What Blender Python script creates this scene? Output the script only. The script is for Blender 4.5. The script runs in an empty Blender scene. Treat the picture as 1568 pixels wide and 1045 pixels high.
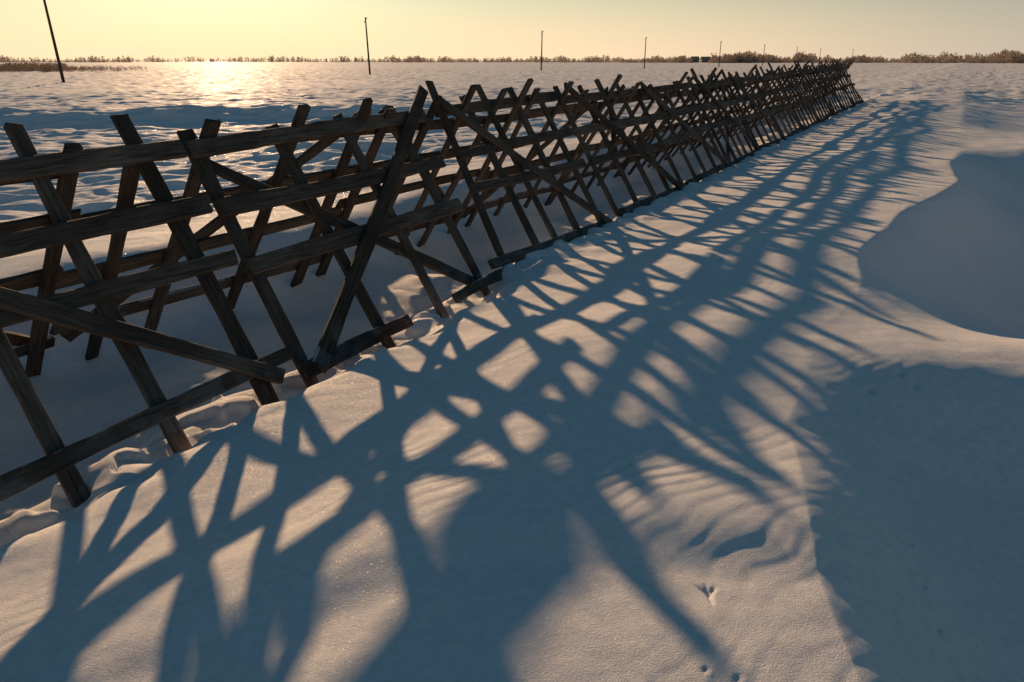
import bpy, math, random
import numpy as np
from mathutils import Vector
random.seed(7)
SUN_EL=14.2; SUN_AZ=-20.5   # azimuth from +Y, negative = west(-X)
B0=np.array([-1.34,4.5]); D2=np.array([.5,.866]); N2=np.array([-.866,.5])
scene=bpy.context.scene; col=scene.collection

# ---------------------------------------------------------------- noise
rng=np.random.RandomState(11)
PERM=rng.permutation(512).astype(np.int64); PERM=np.concatenate([PERM,PERM])
ANG=rng.rand(512)*2*np.pi; GX=np.cos(ANG); GY=np.sin(ANG)
def noise(x,y,seed=0):
    x=np.asarray(x,float)+seed*17.31; y=np.asarray(y,float)-seed*9.77
    xi=np.floor(x).astype(np.int64); yi=np.floor(y).astype(np.int64)
    xf=x-xi; yf=y-yi
    u=xf**3*(xf*(xf*6-15)+10); v=yf**3*(yf*(yf*6-15)+10)
    def g(ix,iy,dx,dy):
        h=PERM[(PERM[ix&511]+iy)&511]
        return GX[h]*dx+GY[h]*dy
    a=g(xi,yi,xf,yf); b=g(xi+1,yi,xf-1,yf); c=g(xi,yi+1,xf,yf-1); d=g(xi+1,yi+1,xf-1,yf-1)
    return ((a+(b-a)*u)*(1-v)+(c+(d-c)*u)*v)*1.5
def sst(a,b,x):
    t=np.clip((x-a)/(b-a),0,1); return t*t*(3-2*t)

# ---------------------------------------------------------------- terrain height
ky=np.array([-60,0.2,2.6,3.2,3.6,3.85,4.05,4.4,4.8,5.4,6.3,9,12,13.6,14.5,15.5,18,20,22,26,32,60])
kz=np.array([-.95,-.95,-.9,-.42,.02,.29,.37,.24,.0,-.50,-1.0,-1.15,-.9,-.25,.28,.36,.16,-.1,-.1,.05,0,0])
tab_y=np.linspace(-60,60,6001); tab_z=np.interp(tab_y,ky,kz)
kern=np.exp(-(np.arange(-30,31)/13.0)**2); kern/=kern.sum()
tab_z=np.convolve(np.pad(tab_z,30,mode='edge'),kern,'valid')
def blob(x,y,cx,cy,sx,sy,rot=0):
    c,s=math.cos(rot),math.sin(rot); a=(x-cx)*c+(y-cy)*s; b=-(x-cx)*s+(y-cy)*c
    return np.exp(-(a/sx)**2-(b/sy)**2)
def ripples(x,y):
    q=-.6*x+.8*y + .15*noise(x*1.1,y*1.1,3)+.045*noise(x*4,y*4,4)
    w=np.sin(q*2*np.pi/.088)
    w=w+.35*np.sin(2*q*2*np.pi/.088+.8)
    m=.45*sst(.1,.5,noise(x*.75+3.3,y*.75,5)+.02)
    m=np.maximum(m,blob(x,y,-.40,2.75,.38,.40)); m=np.maximum(m,blob(x,y,.5,2.7,.45,.35)); m=np.maximum(m,.8*blob(x,y,1.05,2.8,.3,.5)); m=np.maximum(m,.9*blob(x,y,4.9,9.0,.9,1.2))
    return w*m*(.75+.7*noise(x*2.4,y*2.4,44))
def H(x,y,detail=True):
    x=np.asarray(x,float); y=np.asarray(y,float)
    dx=x-B0[0]; dy=y-B0[1]
    s=dx*D2[0]+dy*D2[1]; u=-(dx*N2[0]+dy*N2[1])
    r=np.hypot(x,y)
    near=1-sst(30,60,r)
    z=np.zeros_like(x)
    z+=np.clip(s-8,0,24)*.011*np.exp(-(u/6)**2)
    # trench scoured beneath the fence, with a steep drift edge behind it
    z+=-.24*sst(-2.7,-1.5,u)*(1-sst(-.65,.0,u))*near*(.85+.6*noise(s*.8,u*.8,8))
    z+=-.05*np.exp(-((u-.0)/.2)**2)*near*(1+1.8*noise(s*1.7,u,9))*(1-sst(2,3,s)*.9)
    ub=u+2.75+.35*noise(s*.45,s*0,40)
    z+=(.40+.14*noise(s*.4,s*0+7,41))*np.where(ub<0,np.exp(-(ub/2.6)**2),np.exp(-(ub/.75)**2))*near*(1-.6*sst(14,24,s))
    # drift on the near side
    pe=.12*noise(s*1.2,s*0+2,50)-.40*sst(1.8,3.0,s)+.06*noise(s*4,s*0+2,51)
    plate=.18*sst(.0+pe,.5+pe,u)+.22*sst(.2,2.4,u)+.07*noise(x*.45,y*.45,1)*sst(0,1.5,u)
    yw=y+.22*noise(x*.5,y*.25,2)+.08*noise(x*1.3,y*.9,12)-.02*(x-2)*(y>4)
    zr=np.interp(yw,tab_y,tab_z)*(1-sst(26,40,y))
    uc=2.92+.36*np.clip(3.15-y,0,2.5)+.22*noise(s*.5,s*0+3.3,6)*(1-.4*sst(5,7,s))+.62*sst(5,8,s)
    v=np.clip(u-uc,0,99)
    mm=1-np.exp(-(v/1.65)**1.2)
    drift=plate*(1-mm)+zr*mm
    z+=drift*sst(-.55,.0,u)*near
    z+=.035*noise(x*3.2,y*3.2,52)*np.exp(-((u-.15)/.3)**2)*near
    # small fold crossing the foreground
    yl=np.interp(x,[-4,-1.9,-1.27,-.72,-.3,.04,.5,.95,1.3],[.9,1.45,1.83,2.05,2.28,2.34,2.32,2.28,2.1])+.03*noise(x*3,x*0,7)
    z+=-.040*(1-sst(-.30,.02,y-yl))*near*(1-mm)
    z+=.012*np.exp(-((y-yl-.25)/.35)**2)*near*(1-mm)*sst(-.3,0.1,y-yl)
    # back field : sastrugi
    far=sst(-2.6,-5,u)+sst(25,45,r)*(u>-2.6)+sst(10,16,u)*.6
    far=np.clip(far,0,1)
    X=x*.85+y*.3; Y=y*.9-x*.28
    rid=np.abs(noise(X*.45,Y*1.15,20))
    n1=noise(X*.55,Y*1.3,21); n2=noise(X*1.3,Y*2.8,22); n3_=noise(X*.9,Y*1.9,25)
    sa=.10*(.5-rid)+.06*n1+.06*n2*sst(-.5,.3,n1)-.09*np.maximum(n3_,0)+.036*noise(X*2.6,Y*5.5,26)*(1-sst(30,60,r))
    big=.09*noise(x*.05,y*.12,23)
    big2=.5*noise(x*.008,y*.016,24)*sst(80,300,r)
    z+=far*(sa*(1+.9*sst(40,150,r))*(1-.5*sst(200,700,r))+big+big2)
    yr=27+.10*(x+12)+1.2*noise(x*.12,x*0,30)
    z+=.46*np.exp(-(np.where(y>yr,(y-yr)/3.5,(y-yr)/1.1))**2)*sst(1.5,-4,x)*sst(-30,-17,x)
    yr2=17.5+.2*x
    z+=.34*np.exp(-(np.where(y>yr2,(y-yr2)/2.5,(y-yr2)/1.2))**2)*np.exp(-((x+4.0)/2.2)**2)
    if detail:
        z+=.0027*ripples(x,y)*sst(.4,1.2,u)*(1-sst(18,30,r))
        z+=.011*noise(x*2.1,y*2.1,31)*near*sst(-3,.3,u)+.0022*noise(x*7,y*9,32)*near
        z+=.04*np.abs(noise(x*2.6,y*3.1,33))*np.exp(-((u+.5)/.8)**2)*near
        cr_=noise(x*3.4+.5*noise(x*6,y*6,36),y*4.2,35)
        z+=.055*sst(.05,.22,cr_)*np.exp(-((u+.25)/.4)**2)*near*(r<20)
        z+=.07*noise(x*1.5,y*1.5,34)*np.exp(-((u+1.4)/1.0)**2)*near
        for (cx,cy,a) in [(.63,1.92,.2)]:
            for k in (-.7,-.05,.6,3.1):
                dx_=math.cos(a+1.4+k); dy_=math.sin(a+1.4+k)
                z-=.008*blob(x,y,cx+dx_*.025,cy+dy_*.025,.022,.007,math.atan2(dy_,dx_))
            z-=.005*blob(x,y,cx,cy,.014,.014)
        for (cx,cy,rr,dp) in [(1.95,3.66,.026,.014),(2.2,3.84,.026,.014),(2.24,3.74,.026,.012),(1.45,2.0,.016,.009),(1.5,2.2,.016,.009),(1.58,2.45,.016,.009),(.62,1.57,.014,.007),(.54,1.60,.012,.006)]:
            z-=dp*blob(x,y,cx,cy,rr,rr*.6,.8)
            z+=dp*.3*blob(x,y,cx+rr,cy-rr*1.2,rr,rr*.6,.8)
    return z

def mesh_from(name,verts,faces_flat,sizes,mat,smooth=True):
    me=bpy.data.meshes.new(name)
    me.vertices.add(len(verts)); me.vertices.foreach_set('co',np.asarray(verts,np.float32).ravel())
    me.loops.add(len(faces_flat)); me.loops.foreach_set('vertex_index',np.asarray(faces_flat,np.int32))
    st=np.concatenate([[0],np.cumsum(sizes)[:-1]]).astype(np.int32)
    me.polygons.add(len(sizes)); me.polygons.foreach_set('loop_start',st)
    me.polygons.foreach_set('loop_total',np.asarray(sizes,np.int32))
    me.polygons.foreach_set('use_smooth',np.full(len(sizes),smooth))
    me.update(calc_edges=True); me.validate()
    if mat: me.materials.append(mat)
    return me

# ---------------------------------------------------------------- materials
def newmat(name):
    m=bpy.data.materials.new(name); m.use_nodes=True
    nt=m.node_tree; b=nt.nodes['Principled BSDF']; return m,nt,b
def N(nt,t,**k):
    n=nt.nodes.new(t)
    for a,v in k.items(): setattr(n,a,v)
    return n
snow,nt,b=newmat('snow')
b.inputs['Roughness'].default_value=.6; b.inputs['Specular IOR Level'].default_value=.03
tc=N(nt,'ShaderNodeTexCoord')
n1=N(nt,'ShaderNodeTexNoise'); n1.inputs['Scale'].default_value=170; n1.inputs['Detail'].default_value=4; n1.inputs['Roughness'].default_value=.7
n2=N(nt,'ShaderNodeTexNoise'); n2.inputs['Scale'].default_value=24; n2.inputs['Detail'].default_value=5; n2.inputs['Roughness'].default_value=.6
nt.links.new(tc.outputs['Object'],n1.inputs['Vector']); nt.links.new(tc.outputs['Object'],n2.inputs['Vector'])
b1=N(nt,'ShaderNodeBump'); b1.inputs['Strength'].default_value=.9; b1.inputs['Distance'].default_value=.004
b2=N(nt,'ShaderNodeBump'); b2.inputs['Strength'].default_value=.3; b2.inputs['Distance'].default_value=.008
nt.links.new(n1.outputs['Fac'],b1.inputs['Height']); nt.links.new(n2.outputs['Fac'],b2.inputs['Height'])
nt.links.new(b2.outputs['Normal'],b1.inputs['Normal']); nt.links.new(b1.outputs['Normal'],b.inputs['Normal'])
cr=N(nt,'ShaderNodeValToRGB'); cr.color_ramp.elements[0].color=(.77,.77,.78,1); cr.color_ramp.elements[1].color=(.89,.88,.875,1)
cr.color_ramp.elements[0].position=.3; cr.color_ramp.elements[1].position=.65
nt.links.new(n2.outputs['Fac'],cr.inputs['Fac']); nt.links.new(cr.outputs['Color'],b.inputs['Base Color'])
# scattered ice crystals: a few voronoi cells are glossier
vo=N(nt,'ShaderNodeTexVoronoi'); vo.inputs['Scale'].default_value=240
nt.links.new(tc.outputs['Object'],vo.inputs['Vector'])
sp=N(nt,'ShaderNodeSeparateColor'); nt.links.new(vo.outputs['Color'],sp.inputs['Color'])
mr=N(nt,'ShaderNodeMapRange'); mr.inputs['From Min'].default_value=.965; mr.inputs['From Max'].default_value=1; mr.inputs['To Min'].default_value=.75; mr.inputs['To Max'].default_value=.2
nt.links.new(sp.outputs[0],mr.inputs['Value']); nt.links.new(mr.outputs['Result'],b.inputs['Roughness'])
ms_=N(nt,'ShaderNodeMapRange'); ms_.inputs['From Min'].default_value=.965; ms_.inputs['From Max'].default_value=.975; ms_.inputs['To Min'].default_value=.020; ms_.inputs['To Max'].default_value=.55
nt.links.new(sp.outputs[0],ms_.inputs['Value']); nt.links.new(ms_.outputs['Result'],b.inputs['Specular IOR Level'])

wood,nt,b=newmat('weathered_wood')
uv=N(nt,'ShaderNodeUVMap'); mp=N(nt,'ShaderNodeMapping'); mp.inputs['Scale'].default_value=(2.2,34,1)
nt.links.new(uv.outputs['UV'],mp.inputs['Vector'])
g=N(nt,'ShaderNodeTexNoise'); g.inputs['Scale'].default_value=1.6; g.inputs['Detail'].default_value=7; g.inputs['Roughness'].default_value=.68; g.inputs['Distortion'].default_value=.5
nt.links.new(mp.outputs['Vector'],g.inputs['Vector'])
tcw=N(nt,'ShaderNodeTexCoord'); bl=N(nt,'ShaderNodeTexNoise'); bl.inputs['Scale'].default_value=2.3; bl.inputs['Detail'].default_value=4
nt.links.new(tcw.outputs['Object'],bl.inputs['Vector'])
c1=N(nt,'ShaderNodeValToRGB'); e=c1.color_ramp.elements
e[0].position=.32; e[0].color=(.028,.022,.018,1); e[1].position=.72; e[1].color=(.19,.155,.125,1)
nt.links.new(g.outputs['Fac'],c1.inputs['Fac'])
c2=N(nt,'ShaderNodeValToRGB'); e=c2.color_ramp.elements; e[0].position=.35; e[0].color=(.5,.48,.46,1); e[1].position=.7; e[1].color=(1.15,1.12,1.1,1)
nt.links.new(bl.outputs['Fac'],c2.inputs['Fac'])
mx=N(nt,'ShaderNodeMix',data_type='RGBA',blend_type='MULTIPLY'); mx.inputs['Factor'].default_value=1
nt.links.new(c1.outputs['Color'],mx.inputs[6]); nt.links.new(c2.outputs['Color'],mx.inputs[7])
# every board weathered a little differently (integer part of v = board number)
su=N(nt,'ShaderNodeSeparateXYZ'); nt.links.new(uv.outputs['UV'],su.inputs[0])
fl_=N(nt,'ShaderNodeMath',operation='FLOOR'); nt.links.new(su.outputs[1],fl_.inputs[0])
wn=N(nt,'ShaderNodeTexWhiteNoise',noise_dimensions='1D'); nt.links.new(fl_.outputs[0],wn.inputs['W'])
cb=N(nt,'ShaderNodeValToRGB'); e=cb.color_ramp.elements; e[0].position=0; e[0].color=(.66,.60,.56,1); e[1].position=1; e[1].color=(1.3,1.3,1.32,1)
nt.links.new(wn.outputs['Value'],cb.inputs['Fac'])
mxb=N(nt,'ShaderNodeMix',data_type='RGBA',blend_type='MULTIPLY'); mxb.inputs['Factor'].default_value=1
nt.links.new(mx.outputs[2],mxb.inputs[6]); nt.links.new(cb.outputs['Color'],mxb.inputs[7])
geo=N(nt,'ShaderNodeNewGeometry'); sx=N(nt,'ShaderNodeSeparateXYZ'); nt.links.new(geo.outputs['Normal'],sx.inputs[0])
sz=N(nt,'ShaderNodeSeparateXYZ'); nt.links.new(tcw.outputs['Object'],sz.inputs[0])
up=N(nt,'ShaderNodeMapRange'); up.inputs['From Min'].default_value=.5; up.inputs['From Max'].default_value=.8; nt.links.new(sx.outputs[2],up.inputs['Value'])
lo=N(nt,'ShaderNodeMapRange'); lo.inputs['From Min'].default_value=.36; lo.inputs['From Max'].default_value=.18; nt.links.new(sz.outputs[2],lo.inputs['Value'])
sn=N(nt,'ShaderNodeTexNoise'); sn.inputs['Scale'].default_value=6; sn.inputs['Detail'].default_value=6; nt.links.new(tcw.outputs['Object'],sn.inputs['Vector'])
sr=N(nt,'ShaderNodeMapRange'); sr.inputs['From Min'].default_value=.46; sr.inputs['From Max'].default_value=.56; nt.links.new(sn.outputs['Fac'],sr.inputs['Value'])
m1=N(nt,'ShaderNodeMath',operation='MULTIPLY'); m2=N(nt,'ShaderNodeMath',operation='MULTIPLY')
nt.links.new(up.outputs[0],m1.inputs[0]); nt.links.new(lo.outputs[0],m1.inputs[1]); nt.links.new(m1.outputs[0],m2.inputs[0]); nt.links.new(sr.outputs[0],m2.inputs[1])
mx2=N(nt,'ShaderNodeMix',data_type='RGBA'); nt.links.new(m2.outputs[0],mx2.inputs['Factor']); nt.links.new(mxb.outputs[2],mx2.inputs[6]); mx2.inputs[7].default_value=(.6,.62,.65,1)
nt.links.new(mx2.outputs[2],b.inputs['Base Color'])
bw=N(nt,'ShaderNodeBump'); bw.inputs['Strength'].default_value=.8; bw.inputs['Distance'].default_value=.007
nt.links.new(g.outputs['Fac'],bw.inputs['Height']); nt.links.new(bw.outputs['Normal'],b.inputs['Normal'])
b.inputs['Roughness'].default_value=.85; b.inputs['Specular IOR Level'].default_value=.3

def simple(name,c0,c1_,scale,rough=.9):
    m,nt,b=newmat(name); t=N(nt,'ShaderNodeTexCoord'); n=N(nt,'ShaderNodeTexNoise'); n.inputs['Scale'].default_value=scale; n.inputs['Detail'].default_value=5
    nt.links.new(t.outputs['Object'],n.inputs['Vector']); r=N(nt,'ShaderNodeValToRGB'); r.color_ramp.elements[0].position=.35; r.color_ramp.elements[1].position=.65
    r.color_ramp.elements[0].color=(*c0,1); r.color_ramp.elements[1].color=(*c1_,1)
    nt.links.new(n.outputs['Fac'],r.inputs['Fac']); nt.links.new(r.outputs['Color'],b.inputs['Base Color']); b.inputs['Roughness'].default_value=rough; b.inputs['Specular IOR Level'].default_value=.1
    return m
def thin(name,c0,c1_,scale,tr):
    m=simple(name,c0,c1_,scale); nt=m.node_tree; b=nt.nodes['Principled BSDF']; out=[n for n in nt.nodes if n.type=='OUTPUT_MATERIAL'][0]
    t=nt.nodes.new('ShaderNodeBsdfTranslucent'); r=[n for n in nt.nodes if n.type=='VALTORGB'][0]; nt.links.new(r.outputs[0],t.inputs['Color'])
    ms=nt.nodes.new('ShaderNodeMixShader'); ms.inputs[0].default_value=tr; nt.links.new(b.outputs[0],ms.inputs[1]); nt.links.new(t.outputs[0],ms.inputs[2]); nt.links.new(ms.outputs[0],out.inputs['Surface'])
    return m
bark=thin('bare_twigs',(.20,.165,.14),(.31,.25,.21),.02,.4)  # twig colour lightened to stand in for distance haze over the tree line
shrubm=thin('dry_shrub',(.12,.09,.07),(.2,.15,.11),.1,.4)
polem=simple('pole_wood',(.05,.035,.025),(.10,.07,.05),3)
metal=simple('pole_metal',(.25,.25,.25),(.35,.35,.35),5,.5)
wallm=simple('house_wall',(.26,.17,.11),(.32,.22,.15),1)
roofm=simple('house_roof',(.32,.24,.19),(.4,.32,.26),1)
dark=simple('window_glass',(.03,.03,.04),(.05,.05,.06),1,.2)

# ---------------------------------------------------------------- ground sheet (polar grid)
th_f=np.radians(np.arange(-52,52.001,.15)); th_c=np.radians(np.arange(54,306.01,3.0))
th=np.concatenate([th_f,th_c]); NT=len(th)
rad=[.4]
while rad[-1]<6000:
    r_=rad[-1]; rad.append(r_*(1+(.012 if r_<1.4 else .0042 if r_<60 else .007 if r_<400 else .03)))
rad=np.array(rad); NR=len(rad)
R,T=np.meshgrid(rad,th,indexing='ij')
X=R*np.sin(T); Y=R*np.cos(T)
Z=H(X.ravel(),Y.ravel())
V=np.column_stack([X.ravel(),Y.ravel(),Z])
V=np.vstack([V,[0,0,float(H(np.array([0.]),np.array([0.]))[0])]])
i,j=np.meshgrid(np.arange(NR-1),np.arange(NT),indexing='ij'); j2=(j+1)%NT
Q=np.stack([i*NT+j,i*NT+j2,(i+1)*NT+j2,(i+1)*NT+j],-1).reshape(-1,4)[:,::-1]
jc=np.arange(NT); Tn=np.stack([np.full(NT,NR*NT),(jc+1)%NT,jc],-1)[:,::1]
ff=np.concatenate([Q.ravel(),Tn.ravel()]); sz_=np.concatenate([np.full(len(Q),4),np.full(len(Tn),3)])
me=mesh_from('snow_ground',V,ff,sz_,snow)
ground=bpy.data.objects.new('snow_ground',me); col.objects.link(ground)

# ---------------------------------------------------------------- boards
BID=[0]
class Builder:
    def __init__(s): s.v=[];s.f=[];s.uv=[];s.n=0
    def board(s,p0,p1,w,t,nrm,warp=.006):
        p0=np.array(p0,float);p1=np.array(p1,float); a=p1-p0; Ln=np.linalg.norm(a); a/=Ln
        nrm=np.array(nrm,float); nrm-=a*nrm.dot(a); nrm/=np.linalg.norm(nrm); sd=np.cross(a,nrm)
        K=max(4,int(Ln/.12)); c=min(w,t)*.16
        prof=[(-w/2+c,-t/2),(w/2-c,-t/2),(w/2,-t/2+c),(w/2,t/2-c),(w/2-c,t/2),(-w/2+c,t/2),(-w/2,t/2-c),(-w/2,-t/2+c)]
        per=[0]
        for q in range(8):
            A=prof[q];B_=prof[(q+1)%8]; per.append(per[-1]+math.hypot(A[0]-B_[0],A[1]-B_[1]))
        BID[0]+=1
        off=random.random()*50; uo=BID[0]+.25
        ph=[random.random()*6.3 for _ in range(4)]; bow=random.uniform(-.5,.5)*warp*3; tap=random.uniform(-.1,.1)
        for k in range(K+1):
            f_=k/K; l=f_*Ln
            cs=math.sin(l*2.3+ph[0])*warp*.6+bow*math.sin(math.pi*f_); cn=math.sin(l*1.9+ph[1])*warp*.4
            wl=1+.06*math.sin(l*5+ph[2])+tap*(f_-.5)*2+random.uniform(-.04,.04); tw=random.uniform(-.02,.02)
            for q,(x_,y_) in enumerate(prof):
                sk=(random.uniform(-.015,.015) if k in(0,K) else 0)
                P=p0+a*(l+sk)+sd*(x_*wl+cs+tw*y_)+nrm*(y_+cn+random.uniform(-.001,.001))
                s.v.append(P)
        n0=s.n
        for k in range(K):
            for q in range(8):
                q2=(q+1)%8; s.f.append((n0+k*8+q,n0+k*8+q2,n0+(k+1)*8+q2,n0+(k+1)*8+q))
                u0=k/K*Ln+off;u1=(k+1)/K*Ln+off
                s.uv+=[(u0,per[q]+uo),(u0,per[q+1]+uo),(u1,per[q+1]+uo),(u1,per[q]+uo)]
        s.f.append(tuple(n0+q for q in range(7,-1,-1))); s.uv+=[(off+prof[q][1],uo+prof[q][0]) for q in range(7,-1,-1)]
        s.f.append(tuple(n0+K*8+q for q in range(8))); s.uv+=[(off+prof[q][1],uo+prof[q][0]) for q in range(8)]
        s.n+=(K+1)*8
    def make(s,name,mat,parent=None):
        fl=[i for f in s.f for i in f]; me=mesh_from(name,s.v,fl,[len(f) for f in s.f],mat,False)
        uvl=me.uv_layers.new(name='UVMap'); 
        if len(s.uv)==len(me.loops): uvl.data.foreach_set('uv',np.array(s.uv,np.float32).ravel())
        o=bpy.data.objects.new(name,me); col.objects.link(o)
        if parent: o.parent=parent
        return o
fence=bpy.data.objects.new('wooden_snow_fence',None); col.objects.link(fence)
d3=np.array([.5,.866,0]); n3=np.array([-.866,.5,0]); z3=np.array([0,0,1.])
def frame(side):
    if side=='F': O=np.array([*B0,0.]); e=n3*.53+z3*.85; out=-n3*.85+z3*.53
    else: O=np.array([*B0,0.])+n3*1.85; e=-n3*.53+z3*.85; out=n3*.85+z3*.53
    return O,e,out
def zrise(s): return min(max(s-8,0),24)*.013
def P(side,s,t,o):
    O,e,out=frame(side); return O+d3*s+e*t+out*o+z3*zrise(s)
def slat(B,side,s0,t0,s1,t1,o,w=.10,t=.038):
    B.board(P(side,s0,t0,o),P(side,s1,t1,o),w*random.uniform(.85,1.12),t,frame(side)[2])
SL=0.0; RL=.045; DG=.086
def panel(name,side,s0,s1,slats,rails,diags):
    B=Builder()
    for a,b_,top in slats: slat(B,side,b_,-.22,a,top,SL+random.uniform(-.002,.002))
    for r in rails: slat(B,side,*r,RL+random.uniform(-.001,.003),w=.11,t=.042)
    for dd in diags: slat(B,side,*dd,DG+random.uniform(0,.003),w=.10,t=.04)
    B.make(name,wood,fence)
panel('front_panel_1','F',-2.7,-.05,[(-2.15,-2.2,1.95),(-1.57,-1.59,1.93),(-.97,-1.01,1.97),(-.33,-.36,1.98),(-2.62,-2.6,1.9)],
 [(-2.8,1.69,-.06,1.70),(-2.8,1.29,-.10,1.31),(-2.75,.97,-.10,.93),(-2.8,.17,-.08,.23)],[(-2.7,1.95,-.25,.10)])
panel('front_panel_2','F',0,2.55,[(.06,.0,1.84),(.80,.81,1.82),(1.52,1.55,1.86),(2.2,2.25,1.9)],
 [(-.03,1.69,2.58,1.77),(-.03,1.27,2.50,1.29),(-.04,.84,2.45,.86),(-.06,.08,1.10,.09),(1.75,.10,2.62,.12)],[(2.72,2.0,.05,.06)])
B=Builder(); B.board(P('F',.1,1.63,-.042),P('F',2.3,.08,-.042),.10,.038,frame('F')[2]); B.make('brace_2',wood,fence)
panel('front_panel_3','F',2.6,5.3,[(3.0,2.66,2.12),(3.45,3.4,1.95),(3.83,3.85,2.07),(4.46,4.36,2.01),(5.05,5.0,1.95)],
 [(2.78,1.78,5.4,1.84),(2.78,1.33,5.3,1.36),(2.76,.98,5.25,.94),(2.45,.24,5.15,.14)],[(2.85,1.9,5.15,.06)])
panel('front_panel_4','F',5.5,8.1,[(5.6,5.55,2.0),(6.3,6.25,1.98),(6.95,6.95,2.05),(7.6,7.55,1.97)],
 [(5.4,1.78,8.05,1.80),(5.4,1.35,8.0,1.33),(5.45,.93,8.0,.90),(5.5,.2,8.1,.16)],[(5.7,1.95,8.0,.05)])
s=8.2;k=5
j=lambda a=.05: random.uniform(-a,a)
while s<31.5:
    Lp=random.uniform(2.4,2.65)
    m=random.choice((4,4,5)); tl=j(.12)
    sl=[(s+.08+(Lp-.2)*q/m+j(.08)+tl,s+.08+(Lp-.2)*q/m+j(.08),1.97+j(.17)) for q in range(m+1)]
    tt=j(.05)
    rl=[(s-.03+j(.1),t+tt+j(.05),s+Lp+j(.1),t-tt+j(.05)) for t in (1.75,1.32,.92,.18)]
    dg=[(s+.1+j(.1),1.9+j(),s+Lp-.1+j(.1),.08+j())]
    if random.random()<.35: dg.append((s+Lp,1.9+j(.1),s+.1,.1+j()))
    panel('front_panel_%d'%k,'F',s,s+Lp,sl,rl,dg[:1])
    if len(dg)>1:
        B=Builder(); B.board(P('F',dg[1][0],dg[1][1],-.042),P('F',dg[1][2],dg[1][3],-.042),.1,.038,frame('F')[2]); B.make('brace_%d'%k,wood,fence)
    s+=Lp+.03; k+=1
s=-3.4;k=1
while s<31:
    Lp=random.uniform(2.5,2.7)
    if s<-1: tops=[(-3.2,-3.2,1.9),(-2.3,-2.35,1.88),(-1.5,-1.5,1.95),(-.75,-.78,1.82)]; Lp=2.75
    elif s<1.5: tops=[(-.35,-.35,1.75),(.18,.11,1.91),(.98,.90,1.97),(1.70,1.72,2.0)]; Lp=2.6
    else:
        m=random.choice((3,4,4)); tl=j(.15); tops=[(s+.08+(Lp-.2)*q/m+j(.09)+tl,s+.08+(Lp-.2)*q/m+j(.09),1.98+j(.17)) for q in range(m+1)]
    rl=[(s-.03+j(),t+j(.07),s+Lp+j(),t+j(.07)) for t in (1.62,1.22,.80,.22)]
    dg=[(s+.1+j(.1),1.8+j(),s+Lp-.1+j(.1),.1+j())] if k%2 else [(s+Lp-.1,1.85,s+.1,.1)]
    panel('rear_panel_%d'%k,'K',s,s+Lp,tops,rl,dg); s+=Lp+.03; k+=1

# ---------------------------------------------------------------- utility poles
def pole(x,y,h=8.2,lean=(0,0)):
    zb=float(H(np.array([x]),np.array([y]))[0]); e=bpy.data.objects.new('utility_pole',None); col.objects.link(e); e.location=(x,y,zb)
    vs=[];fs=[];S=10;K=6
    for k in range(K+1):
        f_=k/K; r=.15-.05*f_
        for q in range(S):
            a=q/S*2*math.pi; vs.append((lean[0]*f_+r*math.cos(a),lean[1]*f_+r*math.sin(a),-.5+(h+.5)*f_))
    for k in range(K):
        for q in range(S): fs.append((k*S+q,k*S+(q+1)%S,(k+1)*S+(q+1)%S,(k+1)*S+q))
    fs.append(tuple(K*S+q for q in range(S)))
    me=mesh_from('shaft',vs,[i for f in fs for i in f],[len(f) for f in fs],polem); o=bpy.data.objects.new('shaft',me); col.objects.link(o); o.parent=e
    B=Builder()
    for (ox,zz) in ((.22,h-.25),(-.22,h-.7)):
        B.board((lean[0],0,zz),(lean[0]+ox,0,zz+.02),.04,.04,(0,1,0),0); B.board((lean[0]+ox,0,zz-.02),(lean[0]+ox,0,zz+.2),.10,.10,(0,1,0),0)
    o=B.make('insulators',metal,e)
for (x,y,l) in [(-43,75,(-.3,0)),(-21.9,121,(-.15,0)),(6.2,167,(.1,0)),(35.8,213,(0,0)),(67.5,257,(0,0)),(96,302,(.1,0)),(124,345,(0,0)),(151,388,(0,0)),(186,432,(0,0))]:
    pole(x,y,8.0,l)

# ---------------------------------------------------------------- distant vegetation
def twigs(name,specs,mat,per,fat=1.0):
    vs=[];fs=[];n=0
    for (x,y,z,w,h) in specs:
        tw=.03*h+.05
        vs+= [(x-tw/2,y,z-.5),(x+tw/2,y,z-.5),(x+tw*.2,y,z+h*.7),(x-tw*.2,y,z+h*.7)]; fs.append((n,n+1,n+2,n+3)); n+=4
        sk=random.uniform(.35,1)
        for q in range(per):
            a=random.random()*6.283; rr=random.random()**.7
            zz=random.random()**1.3; wd=w*.5*(1-zz*sk)
            px=x+math.cos(a)*rr*wd; py=y+math.sin(a)*rr*wd; pz=z+h*(.0+.85*zz)
            ln=h*random.uniform(.08,.28); dx_=math.cos(a)*ln*.4+random.uniform(-.2,.2)*ln; dz_=ln*random.uniform(.5,1); tk=h*random.uniform(.010,.03)*fat
            vs+=[(px-tk,py,pz),(px+tk,py,pz+tk*.3),(px+dx_,py+random.uniform(-.3,.3)*ln,pz+dz_)]; fs.append((n,n+1,n+2)); n+=3
    me=mesh_from(name,vs,[i for f in fs for i in f],[len(f) for f in fs],mat,False); o=bpy.data.objects.new(name,me); col.objects.link(o)
sp_=[]
def px2x(px,Yd): return (px-784)/1209*Yd
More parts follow.
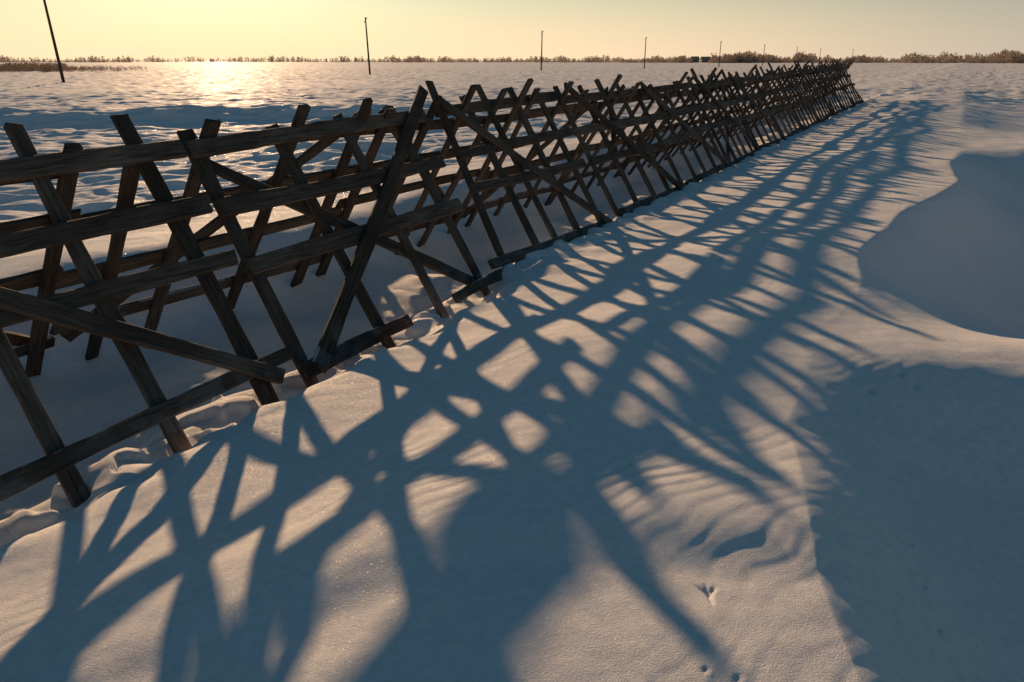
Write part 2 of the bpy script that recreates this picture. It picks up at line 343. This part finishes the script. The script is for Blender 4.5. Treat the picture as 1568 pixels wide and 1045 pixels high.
def band(x0,x1,cnt,Y0,Y1,h0,h1,clump=1.0):
    for _ in range(cnt):
        Yd=random.uniform(Y0,Y1); pxx=random.uniform(x0,x1)
        c=.5+.3*math.sin(pxx*.045+1.3)*math.sin(pxx*.017+.5)+.25*math.sin(pxx*.11+2*math.sin(pxx*.03))+random.uniform(-.3,.3)
        h=random.uniform(h0,h1)*(1-clump*.55+clump*.55*max(0,min(1.2,c)))
        sp_.append((px2x(pxx,Yd),Yd,-.5,h*random.uniform(.6,1.2),h))
band(-500,2100,2300,1150,1500,6,12,1)
band(950,1060,300,760,840,4,9)
band(1090,1250,500,700,800,7,12)
band(1250,1400,330,760,860,4,9)
band(1380,2100,1300,640,760,7,12)
band(600,960,400,900,1100,4,9)
band(0,200,180,900,1000,3,6)
twigs('distant_tree_line',sp_,bark,40,2.2)
sp_=[]
for _ in range(1700):
    pxx=random.triangular(-260,230,-60); Yd=random.uniform(150,215); h=random.uniform(.8,1.9)*(1 if pxx<100 else .6)
    zz=float(H(np.array([px2x(pxx,Yd)]),np.array([Yd]))[0])
    sp_.append((px2x(pxx,Yd),Yd,zz-.1,h*1.6,h))
twigs('shrub_strip',sp_,shrubm,34,1.8)

# ---------------------------------------------------------------- farm houses
def house(x,y,w,dp,h,rh):
    e=bpy.data.objects.new('farm_house',None); col.objects.link(e); e.location=(x,y,-.3)
    def mk(n,vs,fs,m):
        me=mesh_from(n,vs,[i for f in fs for i in f],[len(f) for f in fs],m,False); o=bpy.data.objects.new(n,me); col.objects.link(o); o.parent=e
    a,b_=w/2,dp/2
    mk('walls',[(-a,-b_,0),(a,-b_,0),(a,b_,0),(-a,b_,0),(-a,-b_,h),(a,-b_,h),(a,b_,h),(-a,b_,h),(-a,0,h+rh),(a,0,h+rh)],
       [(0,1,5,4),(1,2,6,5),(2,3,7,6),(3,0,4,7),(4,8,7),(5,6,9)],wallm)
    o_=.5; k_=rh/b_
    mk('roof',[(-a-o_,-b_-o_,h-o_*k_+.05),(a+o_,-b_-o_,h-o_*k_+.05),(a+o_,0,h+rh+.05),(-a-o_,0,h+rh+.05),(a+o_,b_+o_,h-o_*k_+.05),(-a-o_,b_+o_,h-o_*k_+.05)],[(0,1,2,3),(3,2,4,5)],roofm)
    vs=[];fs=[]
    for q in range(3):
        cx=-a+w*(q+.5)/3; n0=len(vs); vs+=[(cx-.6,-b_-.03,1.2),(cx+.6,-b_-.03,1.2),(cx+.6,-b_-.03,2.4),(cx-.6,-b_-.03,2.4)]; fs.append((n0,n0+1,n0+2,n0+3))
    mk('windows',vs,fs,dark)
    mk('door',[(a-1.6,-b_-.04,0),(a-.6,-b_-.04,0),(a-.6,-b_-.04,2.1),(a-1.6,-b_-.04,2.1)],[(0,1,2,3)],polem)
for (px_,Yd,w,h,rh) in [(1064,900,8,3.5,3.4),(1080,925,10,3.6,3.2)]:
    house(px2x(px_,Yd),Yd,w,8,h,rh)

# ---------------------------------------------------------------- world, sun, camera
az=math.radians(SUN_AZ); el=math.radians(SUN_EL)
tosun=Vector((math.sin(az)*math.cos(el),math.cos(az)*math.cos(el),math.sin(el)))
w=bpy.data.worlds.new('World'); scene.world=w; w.use_nodes=True; nt=w.node_tree; bg=nt.nodes['Background']; wo=nt.nodes['World Output']
sky=nt.nodes.new('ShaderNodeTexSky'); sky.sky_type='NISHITA'; sky.sun_disc=False
sky.sun_elevation=el; sky.sun_rotation=az
sky.air_density=1.0; sky.dust_density=.5; sky.ozone_density=1.6
tint=nt.nodes.new('ShaderNodeMix'); tint.data_type='RGBA'; tint.blend_type='MULTIPLY'; tint.inputs['Factor'].default_value=1; tint.inputs[7].default_value=(.60,.99,1.02,1)
nt.links.new(sky.outputs[0],tint.inputs[6]); nt.links.new(tint.outputs[2],bg.inputs['Color']); bg.inputs['Strength'].default_value=.05
tcs=nt.nodes.new('ShaderNodeTexCoord'); sep=nt.nodes.new('ShaderNodeSeparateXYZ'); nt.links.new(tcs.outputs['Generated'],sep.inputs[0])
dot=nt.nodes.new('ShaderNodeVectorMath'); dot.operation='DOT_PRODUCT'; nt.links.new(tcs.outputs['Generated'],dot.inputs[0]); dot.inputs[1].default_value=tosun
pr=nt.nodes.new('ShaderNodeMapRange'); pr.inputs['From Min'].default_value=.50; pr.inputs['From Max'].default_value=.985; pr.interpolation_type='SMOOTHSTEP'; nt.links.new(dot.outputs['Value'],pr.inputs['Value'])
hc=nt.nodes.new('ShaderNodeMix'); hc.data_type='RGBA'; nt.links.new(pr.outputs[0],hc.inputs['Factor']); hc.inputs[6].default_value=(.62,.51,.41,1); hc.inputs[7].default_value=(1.14,.83,.52,1)
bh=nt.nodes.new('ShaderNodeBackground'); nt.links.new(hc.outputs[2],bh.inputs['Color']); bh.inputs['Strength'].default_value=1.0
hz=nt.nodes.new('ShaderNodeMapRange'); hz.interpolation_type='SMOOTHSTEP'; hz.inputs['From Min'].default_value=-.02; hz.inputs['From Max'].default_value=.17; hz.inputs['To Min'].default_value=.98; hz.inputs['To Max'].default_value=0
nt.links.new(sep.outputs[2],hz.inputs['Value'])
mw=nt.nodes.new('ShaderNodeMixShader'); nt.links.new(hz.outputs[0],mw.inputs[0]); nt.links.new(bg.outputs[0],mw.inputs[1]); nt.links.new(bh.outputs[0],mw.inputs[2]); nt.links.new(mw.outputs[0],wo.inputs['Surface'])

sl=bpy.data.lights.new('sun','SUN'); sl.energy=5; sl.angle=math.radians(.8); sl.color=(1,.63,.35)
so=bpy.data.objects.new('sun',sl); col.objects.link(so)
so.rotation_euler=tosun.to_track_quat('Z','Y').to_euler(); so.location=tosun*50
cam=bpy.data.cameras.new('camera'); cam.lens=25.94; cam.sensor_width=36; cam.clip_end=20000; cam.clip_start=.05
co=bpy.data.objects.new('camera',cam); col.objects.link(co); co.location=(0,0,2); co.rotation_euler=(math.radians(90-20.8),0,0)
scene.camera=co
scene.view_settings.view_transform='Standard'; scene.view_settings.look='None'; scene.view_settings.exposure=0
